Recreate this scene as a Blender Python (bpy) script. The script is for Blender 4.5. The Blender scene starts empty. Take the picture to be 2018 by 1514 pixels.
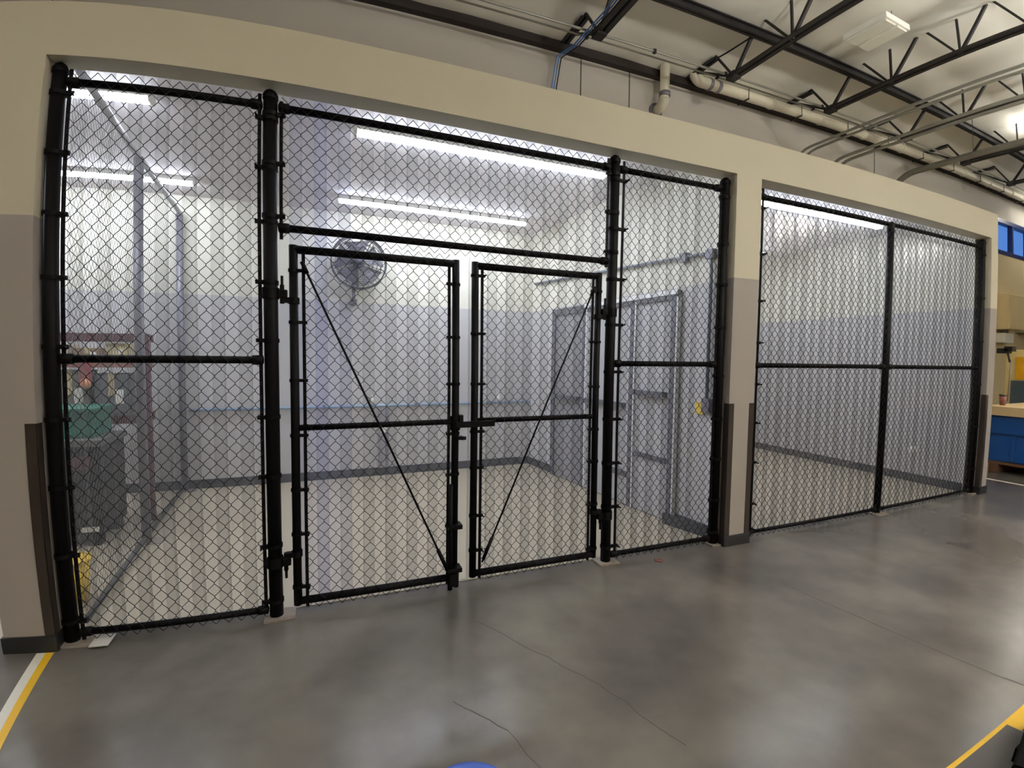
import bpy, bmesh, math, random
from mathutils import Vector, Matrix
random.seed(7)
S = bpy.context.scene
COL = S.collection
PI = math.pi

# ------------------------------------------------------------------ camera (wide phone lens with its own barrel curve)
PERSPECTIVE_CHECK = False
cd = bpy.data.cameras.new('camera')
cam = bpy.data.objects.new('camera', cd); COL.objects.link(cam)
cx, cy, cz, yaw, pitch, roll = 1.3647, -2.8681, 1.5229, -0.3723, -0.0549, 0.0130
a1, a2, a3, a4 = 1.1202, -0.1308, -0.3009, 0.1695          # angle from the axis per half picture width
f = Vector((-math.sin(yaw)*math.cos(pitch), math.cos(yaw)*math.cos(pitch), math.sin(pitch)))
R0 = Vector((math.cos(yaw), math.sin(yaw), 0)); U0 = R0.cross(f)
Rt = R0*math.cos(roll) + U0*math.sin(roll); Up = U0*math.cos(roll) - R0*math.sin(roll)
cam.matrix_world = Matrix(((Rt.x, Up.x, -f.x, cx), (Rt.y, Up.y, -f.y, cy), (Rt.z, Up.z, -f.z, cz), (0, 0, 0, 1)))
cd.clip_start, cd.clip_end = 0.02, 200
cd.sensor_fit = 'HORIZONTAL'; cd.sensor_width = 36.0; cd.sensor_height = 36.0*1514/2018
if PERSPECTIVE_CHECK:
    cd.lens = 17.0
else:
    cd.type = 'PANO'
    cd.panorama_type = 'FISHEYE_LENS_POLYNOMIAL'
    h = 18.0
    cd.fisheye_fov = PI
    cd.fisheye_polynomial_k0 = 0.0
    cd.fisheye_polynomial_k1 = -a1/h
    cd.fisheye_polynomial_k2 = -a2/h**2
    cd.fisheye_polynomial_k3 = -a3/h**3
    cd.fisheye_polynomial_k4 = -a4/h**4
S.camera = cam

# ------------------------------------------------------------------ exposure, sky
S.view_settings.view_transform = 'Standard'; S.view_settings.look = 'None'
S.view_settings.gamma = 1.0; S.view_settings.use_curve_mapping = False
S.view_settings.exposure = 0.0
S.cycles.transparent_max_bounces = 24
S.cycles.max_bounces = 10; S.cycles.diffuse_bounces = 6
W = bpy.data.worlds.new('sky'); S.world = W; W.use_nodes = True
W.node_tree.nodes['Background'].inputs[0].default_value = (0.10, 0.26, 0.72, 1)
W.node_tree.nodes['Background'].inputs[1].default_value = 1.0
TUBE_GLOW = 70.0          # white strip lights inside the enclosure
BAY_GLOW = 41.0           # warm high-bay lights of the hall

# ------------------------------------------------------------------ helpers
def srgb(r, g, b):
    def c(v):
        v /= 255.0
        return v/12.92 if v <= 0.04045 else ((v+0.055)/1.055)**2.4
    return (c(r), c(g), c(b), 1)

def mat(name, col, rough=0.5, metal=0.0, var=0.06, scale=6.0, bump=0.0, spec=0.5, emit=None, glow=0.0, bscale=None):
    m = bpy.data.materials.new(name); m.use_nodes = True
    nt = m.node_tree; b = nt.nodes['Principled BSDF']
    b.inputs['Roughness'].default_value = rough; b.inputs['Metallic'].default_value = metal
    b.inputs['Specular IOR Level'].default_value = spec
    tc = nt.nodes.new('ShaderNodeTexCoord'); n = nt.nodes.new('ShaderNodeTexNoise')
    n.inputs['Scale'].default_value = scale; n.inputs['Detail'].default_value = 5
    nt.links.new(tc.outputs['Object'], n.inputs['Vector'])
    mx = nt.nodes.new('ShaderNodeMix'); mx.data_type = 'RGBA'
    mx.inputs['A'].default_value = tuple(c*(1-var) for c in col[:3])+(1,)
    mx.inputs['B'].default_value = tuple(min(1, c*(1+var)) for c in col[:3])+(1,)
    nt.links.new(n.outputs['Fac'], mx.inputs['Factor'])
    nt.links.new(mx.outputs['Result'], b.inputs['Base Color'])
    if bump:
        bp = nt.nodes.new('ShaderNodeBump'); bp.inputs['Strength'].default_value = bump
        n2 = nt.nodes.new('ShaderNodeTexNoise'); n2.inputs['Scale'].default_value = bscale or scale*8
        nt.links.new(tc.outputs['Object'], n2.inputs['Vector'])
        nt.links.new(n2.outputs['Fac'], bp.inputs['Height']); nt.links.new(bp.outputs['Normal'], b.inputs['Normal'])
    if emit:
        b.inputs['Emission Color'].default_value = emit; b.inputs['Emission Strength'].default_value = glow
    return m

def paint_two_tone(name, upper, lower, z, rough=0.55):
    """Wall paint in two colours meeting at height z (objects built in world coordinates)."""
    m = mat(name, upper, rough, var=0.03, scale=1.3, bump=0.03, bscale=60)
    nt = m.node_tree; b = nt.nodes['Principled BSDF']
    tc = [n for n in nt.nodes if n.type == 'TEX_COORD'][0]
    up = [n for n in nt.nodes if n.type == 'MIX'][0]
    sp = nt.nodes.new('ShaderNodeSeparateXYZ'); nt.links.new(tc.outputs['Object'], sp.inputs[0])
    gt = nt.nodes.new('ShaderNodeMath'); gt.operation = 'GREATER_THAN'; gt.inputs[1].default_value = z
    nt.links.new(sp.outputs['Z'], gt.inputs[0])
    mx = nt.nodes.new('ShaderNodeMix'); mx.data_type = 'RGBA'; mx.inputs['A'].default_value = lower
    nt.links.new(gt.outputs[0], mx.inputs['Factor']); nt.links.new(up.outputs['Result'], mx.inputs['B'])
    nt.links.new(mx.outputs['Result'], b.inputs['Base Color'])
    return m

class MB:
    """Collects shapes, then links them as one mesh object."""
    def __init__(s): s.bm = bmesh.new(); s.smooth = set()
    def quad(s, pts):
        return s.bm.faces.new([s.bm.verts.new(p) for p in pts])
    def box(s, x0, y0, z0, x1, y1, z1, bevel=0.0):
        v = [s.bm.verts.new((x, y, z)) for x in (x0, x1) for y in (y0, y1) for z in (z0, z1)]
        F = [(0, 1, 3, 2), (4, 6, 7, 5), (0, 4, 5, 1), (2, 3, 7, 6), (0, 2, 6, 4), (1, 5, 7, 3)]
        fs = [s.bm.faces.new([v[i] for i in q]) for q in F]
        if bevel:
            es = set(e for q in fs for e in q.edges)
            bmesh.ops.bevel(s.bm, geom=list(es), offset=bevel, segments=2, affect='EDGES', profile=0.6)
        return s
    def obox(s, p, q, w, t, up=(0, 0, 1)):
        """A bar of width w (sideways) and thickness t (along up) from p to q."""
        p, q = Vector(p), Vector(q); d = (q-p).normalized(); u = Vector(up)
        sd = d.cross(u)
        if sd.length < 1e-4: u = Vector((1, 0, 0)); sd = d.cross(u)
        sd.normalize(); u = sd.cross(d).normalized()
        c = []
        for b in (p, q):
            for i, j in ((-1, -1), (1, -1), (1, 1), (-1, 1)): c.append(s.bm.verts.new(b + sd*(i*w/2) + u*(j*t/2)))
        for q4 in ((3, 2, 1, 0), (4, 5, 6, 7), (0, 1, 5, 4), (1, 2, 6, 5), (2, 3, 7, 6), (3, 0, 4, 7)):
            s.bm.faces.new([c[i] for i in q4])
        return s
    def tube(s, pts, r, n=12, cap=True, radii=None):
        pts = [Vector(p) for p in pts]; rings = []
        for i, p in enumerate(pts):
            if i == 0: d = pts[1]-p
            elif i == len(pts)-1: d = p-pts[i-1]
            else: d = (pts[i+1]-p).normalized()+(p-pts[i-1]).normalized()
            d.normalize()
            if i == 0:
                a = Vector((0, 0, 1)) if abs(d.z) < .9 else Vector((1, 0, 0))
                u = d.cross(a).normalized()
            else:
                u = (u - d*u.dot(d)).normalized()
            v = d.cross(u); k = 1.0
            if 0 < i < len(pts)-1:
                k = 1/max(.5, d.dot((pts[i+1]-p).normalized()))
            rr = radii[i] if radii else r
            ring = []
            for j in range(n):
                t = 2*PI*j/n
                ring.append(s.bm.verts.new(p+(u*math.cos(t)+v*math.sin(t))*rr*(1 if n > 6 else 1)))
            rings.append(ring)
        for a, b in zip(rings, rings[1:]):
            for j in range(n):
                fc = s.bm.faces.new((a[j], a[(j+1) % n], b[(j+1) % n], b[j])); fc.smooth = n > 4
        if cap:
            s.bm.faces.new(rings[0][::-1]); s.bm.faces.new(rings[-1])
        return s
    def lathe(s, prof, o=(0, 0, 0), axis=(0, 0, 1), n=24):
        """Spins (radius, height) pairs round an axis through o."""
        o = Vector(o); w = Vector(axis).normalized()
        a = Vector((0, 0, 1)) if abs(w.z) < .9 else Vector((1, 0, 0))
        u = w.cross(a).normalized(); v = w.cross(u); rings = []
        for r, z in prof:
            if r < 1e-6: rings.append([s.bm.verts.new(o+w*z)])
            else: rings.append([s.bm.verts.new(o+w*z+(u*math.cos(2*PI*j/n)+v*math.sin(2*PI*j/n))*r) for j in range(n)])
        for A, B in zip(rings, rings[1:]):
            for j in range(n):
                k = (j+1) % n
                if len(A) == 1 and len(B) > 1: fc = s.bm.faces.new((A[0], B[k], B[j]))
                elif len(B) == 1 and len(A) > 1: fc = s.bm.faces.new((A[j], A[k], B[0]))
                elif len(A) > 1: fc = s.bm.faces.new((A[j], A[k], B[k], B[j]))
                else: continue
                fc.smooth = True
        return s
    def build(s, name, m, parent=None, recalc=True):
        me = bpy.data.meshes.new(name)
        if recalc: bmesh.ops.recalc_face_normals(s.bm, faces=s.bm.faces[:])
        s.bm.to_mesh(me); s.bm.free()
        o = bpy.data.objects.new(name, me); COL.objects.link(o)
        for q in (m if isinstance(m, (list, tuple)) else [m]): me.materials.append(q)
        if parent:
            o.parent = parent
            w = Vector((0, 0, 0)); p = parent
            while p: w += Vector(p.location); p = p.parent
            o.location = -w           # parts are drawn in world coordinates
        return o

def tag(o, label=None, cat=None, group=None, kind=None):
    if label: o['label'] = label
    if cat: o['category'] = cat
    if group: o['group'] = group
    if kind: o['kind'] = kind
    return o
def thing(name, loc, label, cat, group=None):
    o = bpy.data.objects.new(name, None); COL.objects.link(o); o.location = loc; o.empty_display_size = .1
    return tag(o, label, cat, group)
def struct(mb, name, m): return tag(mb.build(name, m), kind='structure')
def copy_tree(o, delta=None, parent=None):
    """A thing with copies of its parts and sub-parts, moved by delta."""
    c = o.copy(); COL.objects.link(c)
    if parent: c.parent = parent
    if delta: c.location = Vector(o.location)+Vector(delta)
    for ch in list(o.children): copy_tree(ch, None, c)
    return c

# ------------------------------------------------------------------ materials
BEIGE, GREY = srgb(208, 200, 178), srgb(158, 150, 144)
M_wall = paint_two_tone('beige over grey wall paint', BEIGE, GREY, 2.188)
M_lining = paint_two_tone('inner lit copy of the wall paint', srgb(212, 208, 194), srgb(186, 183, 183), 2.188)  # hall wall paint made lighter: the brighter inner light is in the colour
M_concrete_wall = mat('grey painted concrete', srgb(182, 177, 167), .8, var=.06, scale=1.2, bump=.15)
M_beige = mat('beige paint', srgb(205, 188, 150), .6, var=.03)
M_soffit = mat('ceiling board paint', srgb(226, 220, 222), .7, var=.03)
M_black = mat('black vinyl coating', (0.0045, 0.0040, 0.0045, 1), .5, var=.2, scale=20, spec=.08)
M_wire = mat('black coated wire', (0.007, 0.007, 0.008, 1), .5, var=.2, scale=20, spec=.15)
M_base = mat('black rubber base', (0.012, 0.012, 0.013, 1), .45, var=.2)
M_base_in = mat('dark grey rubber base', srgb(62, 62, 68), .5, var=.1)
M_guard = mat('bronze corner guard', srgb(62, 55, 50), .35, .4, var=.1)
M_plate = mat('dull galvanised plate', srgb(150, 140, 132), .45, .3, var=.25, scale=14)
M_galv = mat('grey galvanised steel', srgb(120, 118, 128), .4, .3, var=.15, scale=14)
M_galv_wire = mat('dull grey wire', srgb(92, 90, 90), .55, .1, var=.15)
M_steel = mat('dark painted joist steel', srgb(30, 27, 27), .6, var=.3, scale=9)
M_white = mat('white enamel', srgb(226, 224, 214), .45, var=.03)
M_pvc = mat('off white drain pipe', srgb(206, 200, 178), .45, var=.05)
M_lens = mat('white lit lens', (1, 1, 1, 1), .5, var=0, emit=(.80, .87, 1, 1), glow=TUBE_GLOW)
M_bay = mat('warm lit lens', (1, 1, 1, 1), .5, var=0, emit=(1, .96, .90, 1), glow=BAY_GLOW)
M_uplight = mat('added uplight glow', (1, 1, 1, 1), .5, var=0, emit=(1, .96, .90, 1), glow=BAY_GLOW*6.2)  # strong upward glow, added to brighten the roof
M_unlit = mat('unlit lens', srgb(222, 220, 205), .35, var=.02)
M_white_tape = mat('white floor tape', srgb(225, 222, 210), .5, var=.06, scale=30)
M_yellow_tape = mat('yellow floor tape', srgb(232, 184, 40), .45, var=.06, scale=30)
M_blue = mat('blue air pipe', srgb(138, 162, 186), .4, var=.06)
M_conduit = mat('grey conduit', srgb(150, 150, 140), .4, .4, var=.1)
M_cable_blue = mat('blue cable', srgb(80, 130, 200), .5, var=.1)
M_cable_black = mat('black cable', srgb(16, 18, 24), .5, var=.1)
M_ledger = mat('dark ledger timber', srgb(38, 30, 26), .8, var=.3)
M_door = mat('grey door paint', srgb(178, 176, 178), .5, var=.05)
M_door_frame = mat('dark door frame', srgb(92, 90, 98), .45, var=.1)
M_door_edge = mat('painted light on door edge', srgb(226, 226, 226), .4, var=.04)  # pale colour imitates light caught by the door frame edges

def floor_material():
    m = mat('polished grey concrete', srgb(118, 111, 104), .24, var=.0, scale=2)
    nt = m.node_tree; b = nt.nodes['Principled BSDF']; L = nt.links
    tc = [n for n in nt.nodes if n.type == 'TEX_COORD'][0]
    def noise(sc, det=6, rough=.55):
        n = nt.nodes.new('ShaderNodeTexNoise'); n.inputs['Scale'].default_value = sc
        n.inputs['Detail'].default_value = det; n.inputs['Roughness'].default_value = rough
        L.new(tc.outputs['Object'], n.inputs['Vector']); return n
    cr = nt.nodes.new('ShaderNodeValToRGB'); L.new(noise(1.15, 3, .45).outputs['Fac'], cr.inputs[0])
    cr.color_ramp.elements[0].position = .33; cr.color_ramp.elements[0].color = srgb(77, 74, 71)
    cr.color_ramp.elements[1].position = .70; cr.color_ramp.elements[1].color = srgb(114, 110, 104)
    e = cr.color_ramp.elements.new(.52); e.color = srgb(95, 91, 87)
    cr2 = nt.nodes.new('ShaderNodeValToRGB'); L.new(noise(7, 8, .6).outputs['Fac'], cr2.inputs[0])
    cr2.color_ramp.elements[0].position = .3; cr2.color_ramp.elements[0].color = (.9, .9, .9, 1)
    cr2.color_ramp.elements[1].position = .7; cr2.color_ramp.elements[1].color = (1.05, 1.04, 1.03, 1)
    mx = nt.nodes.new('ShaderNodeMix'); mx.data_type = 'RGBA'; mx.blend_type = 'MULTIPLY'; mx.inputs['Factor'].default_value = 1
    L.new(cr.outputs[0], mx.inputs['A']); L.new(cr2.outputs[0], mx.inputs['B']); L.new(mx.outputs['Result'], b.inputs['Base Color'])
    mr = nt.nodes.new('ShaderNodeMapRange'); mr.inputs['To Min'].default_value = .16; mr.inputs['To Max'].default_value = .30
    L.new(noise(2.3).outputs['Fac'], mr.inputs['Value']); L.new(mr.outputs[0], b.inputs['Roughness']); b.inputs['Specular IOR Level'].default_value = .38
    return m
M_floor = floor_material()

def insulation_material():
    m = mat('white foil roof insulation', srgb(226, 224, 212), .42, var=.08, scale=1.4, bump=.5, bscale=2.6)
    return m
M_insul = insulation_material()

def strip_material(name, tint, milk):
    """Clear soft vinyl: mostly seen through, a little milky, glossy skin."""
    m = bpy.data.materials.new(name); m.use_nodes = True; nt = m.node_tree; nt.nodes.clear()
    out = nt.nodes.new('ShaderNodeOutputMaterial')
    tr = nt.nodes.new('ShaderNodeBsdfTransparent'); tr.inputs[0].default_value = tint
    df = nt.nodes.new('ShaderNodeBsdfTranslucent'); df.inputs[0].default_value = (.85, .86, .86, 1)
    d2 = nt.nodes.new('ShaderNodeBsdfDiffuse'); d2.inputs[0].default_value = (.8, .8, .8, 1)
    gl = nt.nodes.new('ShaderNodeBsdfGlossy'); gl.inputs['Roughness'].default_value = .2
    tc = nt.nodes.new('ShaderNodeTexCoord'); nz = nt.nodes.new('ShaderNodeTexNoise')
    mp = nt.nodes.new('ShaderNodeMapping'); mp.inputs['Scale'].default_value = (14, 14, .7)
    nt.links.new(tc.outputs['Object'], mp.inputs[0]); nt.links.new(mp.outputs[0], nz.inputs['Vector'])
    nz.inputs['Scale'].default_value = 1.0
    mr = nt.nodes.new('ShaderNodeMapRange'); mr.inputs['To Min'].default_value = milk*.6; mr.inputs['To Max'].default_value = milk*1.4
    nt.links.new(nz.outputs['Fac'], mr.inputs['Value'])
    dd = nt.nodes.new('ShaderNodeMixShader'); dd.inputs[0].default_value = .1
    nt.links.new(df.outputs[0], dd.inputs[1]); nt.links.new(d2.outputs[0], dd.inputs[2])
    m1 = nt.nodes.new('ShaderNodeMixShader'); nt.links.new(mr.outputs[0], m1.inputs[0])
    nt.links.new(tr.outputs[0], m1.inputs[1]); nt.links.new(dd.outputs[0], m1.inputs[2])
    fr = nt.nodes.new('ShaderNodeFresnel'); fr.inputs[0].default_value = 1.35
    fm = nt.nodes.new('ShaderNodeMath'); fm.operation = 'MULTIPLY'; fm.inputs[1].default_value = .24
    nt.links.new(fr.outputs[0], fm.inputs[0])
    m2 = nt.nodes.new('ShaderNodeMixShader'); nt.links.new(fm.outputs[0], m2.inputs[0])
    nt.links.new(m1.outputs[0], m2.inputs[1]); nt.links.new(gl.outputs[0], m2.inputs[2])
    nt.links.new(m2.outputs[0], out.inputs[0]); return m
M_strip = strip_material('clear vinyl strip', (.925, .925, .92, 1), .03)
M_strip_blue = strip_material('clear blue tinted vinyl strip', (.90, .905, .955, 1), .04)

# ------------------------------------------------------------------ setting
YB = 3.27                       # inner face of the enclosure's back wall
struct(MB().box(-9, -13, -.1, 30, 3.6, 0), 'floor', M_floor)
struct(MB().box(-3.2, .15, 0, 8.36, YB, .003), 'floor_inner', mat('concrete lightened for cage light', srgb(164, 153, 134), .35, var=.05, scale=3))  # same slab as outside, with the cage's brighter light put into its colour
w = MB()                        # front wall of the enclosure: beam over two openings, three piers
w.box(-3.2, 0, 3.0, 8.587, .15, 3.297)
for x0, x1 in ((-.262, 0), (4.367, 4.634), (8.417, 8.587)): w.box(x0, 0, 0, x1, .15, 3.0)
struct(w, 'wall_front', M_wall)
struct(MB().box(-9, 3.30, 0, 30, 3.5, 4.4).box(-9, 3.30, 5.2, 30, 3.5, 6.4).box(-9, 3.3, 4.4, 16.6, 3.5, 5.2).box(19.8, 3.3, 4.4, 30, 3.5, 5.2),
       'wall_back', M_concrete_wall)
struct(MB().box(8.62, 3.27, 0, 30, 3.30, 4.4), 'wall_back_lower', M_beige)
struct(MB().box(-3.2, YB, 0, 8.36, 3.3, 3.26), 'wall_inner_back', M_lining)
struct(MB().box(8.36, .15, 0, 8.587, 3.3, 3.26), 'wall_inner_right', M_lining)
w = MB()                        # partition between the two cages, standing slightly askew
p0, p1 = Vector((4.40, .15)), Vector((4.03, YB)); t = Vector((.2, .024))
for z0, z1 in ((0, 3.26),):
    q = [p0, p1, p1+t, Vector((4.60, .15))]
    lo = [w.bm.verts.new((v.x, v.y, z0)) for v in q]; hi = [w.bm.verts.new((v.x, v.y, z1)) for v in q]
    w.bm.faces.new(lo[::-1]); w.bm.faces.new(hi)
    for i in range(4): w.bm.faces.new((lo[i], lo[(i+1) % 4], hi[(i+1) % 4], hi[i]))
struct(w, 'wall_inner_partition', M_lining)
struct(MB().box(-3.3, .15, 0, -3.2, 3.3, 3.26), 'wall_inner_left', M_lining)
struct(MB().box(-3.3, .15, 3.26, 8.587, 3.3, 3.296), 'ceiling_inner', M_soffit)
# hall shell
m = MB(); nx, ny = 78, 136       # roof insulation sagging between its purlins
vs = [[m.bm.verts.new((-9+39*i/nx, -13+16.3*j/ny, 6.02-.05*abs(math.sin(PI*(-13+16.3*j/ny)/1.22))**.6+random.uniform(-.008, .008))) for j in range(ny+1)] for i in range(nx+1)]
for i in range(nx):
    for j in range(ny):
        fc = m.bm.faces.new((vs[i][j], vs[i][j+1], vs[i+1][j+1], vs[i+1][j])); fc.smooth = True
struct(m, 'ceiling', M_insul)
struct(MB().box(-9, -13, 6.2, 30, 3.5, 6.4), 'ceiling_deck', M_concrete_wall)
struct(MB().box(-9.2, -13, 0, -9, 3.5, 6.4), 'wall_left', M_concrete_wall)
struct(MB().box(30, -13, 0, 30.2, 3.5, 6.4), 'wall_right', M_beige)
struct(MB().box(-9, -13.2, 0, 30, -13, 6.4), 'wall_behind', M_beige)
struct(MB().box(-9, 3.2, 5.86, 30, 3.30, 6.07), 'trim_1', M_ledger)
sm = MB()                       # joints between the wall panels
for x in (-1.6, 4.78, 5.615, 11.53): sm.box(x-.008, 3.296, 3.3, x+.008, 3.302, 5.9)
struct(sm, 'trim_2', mat('dark joint', srgb(70, 64, 58), .9))
# clerestory window in the back wall
wf = MB()
for z in (4.4, 5.2): wf.box(16.6, 3.26, z-.05, 19.8, 3.40, z+.05)
for x in (16.63, 17.72, 18.75, 19.77): wf.box(x-.035, 3.27, 4.4, x+.035, 3.39, 5.2)
win = struct(wf, 'window_1', mat('dark blue window frame', srgb(24, 40, 84), .4))
gm = bpy.data.materials.new('window glass'); gm.use_nodes = True
nt = gm.node_tree; nt.nodes.clear(); o_ = nt.nodes.new('ShaderNodeOutputMaterial')
tr = nt.nodes.new('ShaderNodeBsdfTransparent'); gl = nt.nodes.new('ShaderNodeBsdfGlossy'); gl.inputs['Roughness'].default_value = .03
mx = nt.nodes.new('ShaderNodeMixShader'); mx.inputs[0].default_value = .06
nt.links.new(tr.outputs[0], mx.inputs[1]); nt.links.new(gl.outputs[0], mx.inputs[2]); nt.links.new(mx.outputs[0], o_.inputs[0])
MB().box(16.65, 3.33, 4.44, 19.75, 3.336, 5.16).build('pane', gm, win)
# rubber bases
for n, (x0, x1, y0) in (('left', (-.275, .006, -.012)), ('middle', (4.36, 4.642, -.012)), ('right', (8.41, 8.6, -.012))):
    struct(MB().box(x0, y0, 0, x1, .15, .088, .004), 'baseboard_'+n, M_base)
struct(MB().box(-3.2, YB-.012, 0, 4.05, YB, .105), 'baseboard_inner_back', M_base_in)
b = MB(); b.obox((4.394, .16, .0525), (4.385-.1195*1.05+.12-.125, .62, .0525), .02, .105)
struct(b, 'baseboard_inner_side', M_base_in)
b = MB(); b.obox((4.39-.119*.0, .17, .0525), (4.03, YB, .0525), .024, .105)
struct(b, 'baseboard_inner_partition', M_base_in)
struct(MB().box(8.346, .16, 0, 8.36, 3.27, .105), 'baseboard_inner_right', M_base_in)
# cracks and saw cut in the slab
def ribbon(mb, pts, wd):
    for (x0, y0), (x1, y1) in zip(pts, pts[1:]):
        d = Vector((x1-x0, y1-y0)); n = Vector((-d.y, d.x)).normalized()*wd/2
        mb.quad([(x0-n.x, y0-n.y, .0006), (x1-n.x, y1-n.y, .0006), (x1+n.x, y1+n.y, .0006), (x0+n.x, y0+n.y, .0006)])
def wander(p, q, n, j):
    return [(p[0]+(q[0]-p[0])*i/n+random.uniform(-j, j)*(0 < i < n), p[1]+(q[1]-p[1])*i/n+random.uniform(-j, j)*(0 < i < n)) for i in range(n+1)]
ck = MB()
ribbon(ck, wander((4.22, -.3), (4.37, -2.0), 14, .006), .008)
ribbon(ck, wander((2.15, -.35), (2.53, -1.06), 8, .01), .004); ribbon(ck, wander((2.53, -1.06), (2.66, -1.5), 6, .008), .004)
ribbon(ck, wander((1.86, -.93), (2.03, -1.17), 6, .007), .005); ribbon(ck, wander((2.03, -1.17), (2.12, -1.6), 6, .008), .003)
struct(ck, 'floor_cracks', mat('dark crack', srgb(62, 59, 56), .85, spec=.15))

# ------------------------------------------------------------------ chain link
P, Hh = .0655, .0795
def mesh_fill(mb, x0, x1, z0, z1, y, r=.0020, px=P, pz=Hh, fn=None, n=5, knot=True):
    """Zigzag wires hooked into each other; fn maps (along, height) to a point."""
    fn = fn or (lambda a, z: Vector((a, y, z)))
    nw = max(1, round((x1-x0)/(px/2))); dx = (x1-x0)/nw
    nk = max(1, round((z1-z0)/(pz/2))); dz = (z1-z0)/nk
    for i in range(nw):
        pts = []
        for k in range(nk+1):
            a = x0+dx*(i+(k+i) % 2)
            q = fn(a, z1-dz*k)+Vector((0, (-.0016 if (k+i) % 2 else .0016), 0))
            if knot and 0 < k < nk: pts += [q+Vector((0, 0, .0045)), q-Vector((0, 0, .0045))]
            else: pts.append(q)
        mb.tube(pts, r, n, cap=False)
YP, YM, YT = .085, .062, .078              # posts' centre line, mesh plane
def band(mb, xp, xb, z, rp=.038):
    """Tension band: collar round the post, flat lug and bolt running to the tension bar."""
    mb.lathe([(rp+.004, -.011), (rp+.004, .011)], (xp, YP, z), n=16)
    s = 1 if xb > xp else -1
    mb.box(min(xp+s*.02, xb+s*.022), YT-.012, z-.011, max(xp+s*.02, xb+s*.022), YT+.004, z+.011)
    mb.tube([(xb+s*.014, YM-.03, z), (xb+s*.014, YM+.02, z)], .006, 6)
def gband(mb, xp, xb, z):
    s = 1 if xb > xp else -1
    mb.lathe([(.029, -.009), (.029, .009)], (xp, YP, z), n=14)
    mb.box(min(xp+s*.015, xb+s*.018), YT-.012, z-.009, max(xp+s*.015, xb+s*.018), YT+.004, z+.009)
    mb.tube([(xb+s*.012, YM-.028, z), (xb+s*.012, YM+.016, z)], .005, 6)
def tension_bar(parent, x, z0, z1, xp, zs, fn=band):
    o = MB().box(x-.009, YT-.004, z0, x+.009, YT+.004, z1).build('tension_bar', M_black, parent)
    for z in zs:
        q = MB(); fn(q, xp, x, z); q.build('tension_band', M_black, o)
def post(parent, x, top, r=.037, plate=None, name='post'):
    o = MB().tube([(x, YP, .012), (x, YP, top-.03)], r, 20).build(name, M_black, parent)
    MB().lathe([(r+.004, 0), (r+.004, .022), (r*.8, .042), (r*.35, .053), (0, .056)], (x, YP, top-.05), n=20).build('post_cap', M_black, o)
    if plate:
        MB().box(plate[0], plate[2], 0, plate[1], plate[3], .012, .002).build('base_plate', M_plate, o)
    return o
def rail(parent, x0, x1, z, r=.021, name='rail', cups=True):
    o = MB().tube([(x0, YP, z), (x1, YP, z)], r, 14).build(name, M_black, parent)
    if cups:
        for x, s in ((x0, 1), (x1, -1)):
            MB().lathe([(.016, -.005), (r+.007, 0), (r+.007, .05), (r+.001, .055)], (x, YP, z), (s, 0, 0), 14).build('rail_end', M_black, o)
    return o
def wire_mesh(parent, x0, x1, z0, z1, r=.0020):
    m = MB(); mesh_fill(m, x0, x1, z0, z1, YM, r); return m.build('wire_mesh', M_wire, parent)

# opening one: posts, two side panels and a panel over the gates, all joined
F1 = thing('chain_link_fence', (2.18, YP, 0), 'black chain link fence with gate opening, filling the wider opening of the wall', 'fence', 'black chain link fences in the wall openings')
X1, X2, X3, X4 = .042, 1.063, 3.29, 4.328
post(F1, X1, 2.995, plate=(.0, .175, .012, .15)); post(F1, X2, 2.985, plate=(1.0, 1.165, .015, .15))
post(F1, X3, 2.985, plate=(3.21, 3.375, .02, .15)); post(F1, X4, 2.985, plate=(4.27, 4.362, .02, .15))
wire_mesh(F1, .105, 1.012, .02, 2.948); wire_mesh(F1, 1.122, 3.232, 2.172, 2.948); wire_mesh(F1, 3.372, 4.278, .02, 2.948)
for a, b in ((X1, X2), (X3, X4)):
    rail(F1, a+.045, b-.045, 2.897, name='top_rail'); rail(F1, a+.045, b-.045, 1.495, name='middle_rail'); rail(F1, a+.045, b-.045, .052, .019, name='bottom_rail')
rail(F1, X2+.045, X3-.045, 2.897, name='top_rail'); rail(F1, X2+.045, X3-.045, 2.235, name='bottom_rail')
L1 = (2.836, 2.526, 2.216, 1.899, 1.554, 1.188, .84, .481, .12); L2 = (2.824, 2.553, 2.257, 1.927, 1.604, 1.173, .835, .428, .101)
L3 = (2.813, 2.468, 2.108, 1.779, 1.433, 1.08, .75, .42, .12); L4 = (2.827, 2.457, 2.136, 1.792, 1.401, 1.05, .72, .38, .11)
tension_bar(F1, .10, .01, 2.965, X1, L1); tension_bar(F1, 1.010, .03, 2.955, X2, L2)
tension_bar(F1, 1.120, 2.17, 2.93, X2, (2.851, 2.582, 2.294)); tension_bar(F1, 3.234, 2.19, 2.955, X3, (2.85, 2.58, 2.30))
tension_bar(F1, 3.365, .03, 2.955, X3, L3); tension_bar(F1, 4.283, .04, 2.93, X4, L4)

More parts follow.
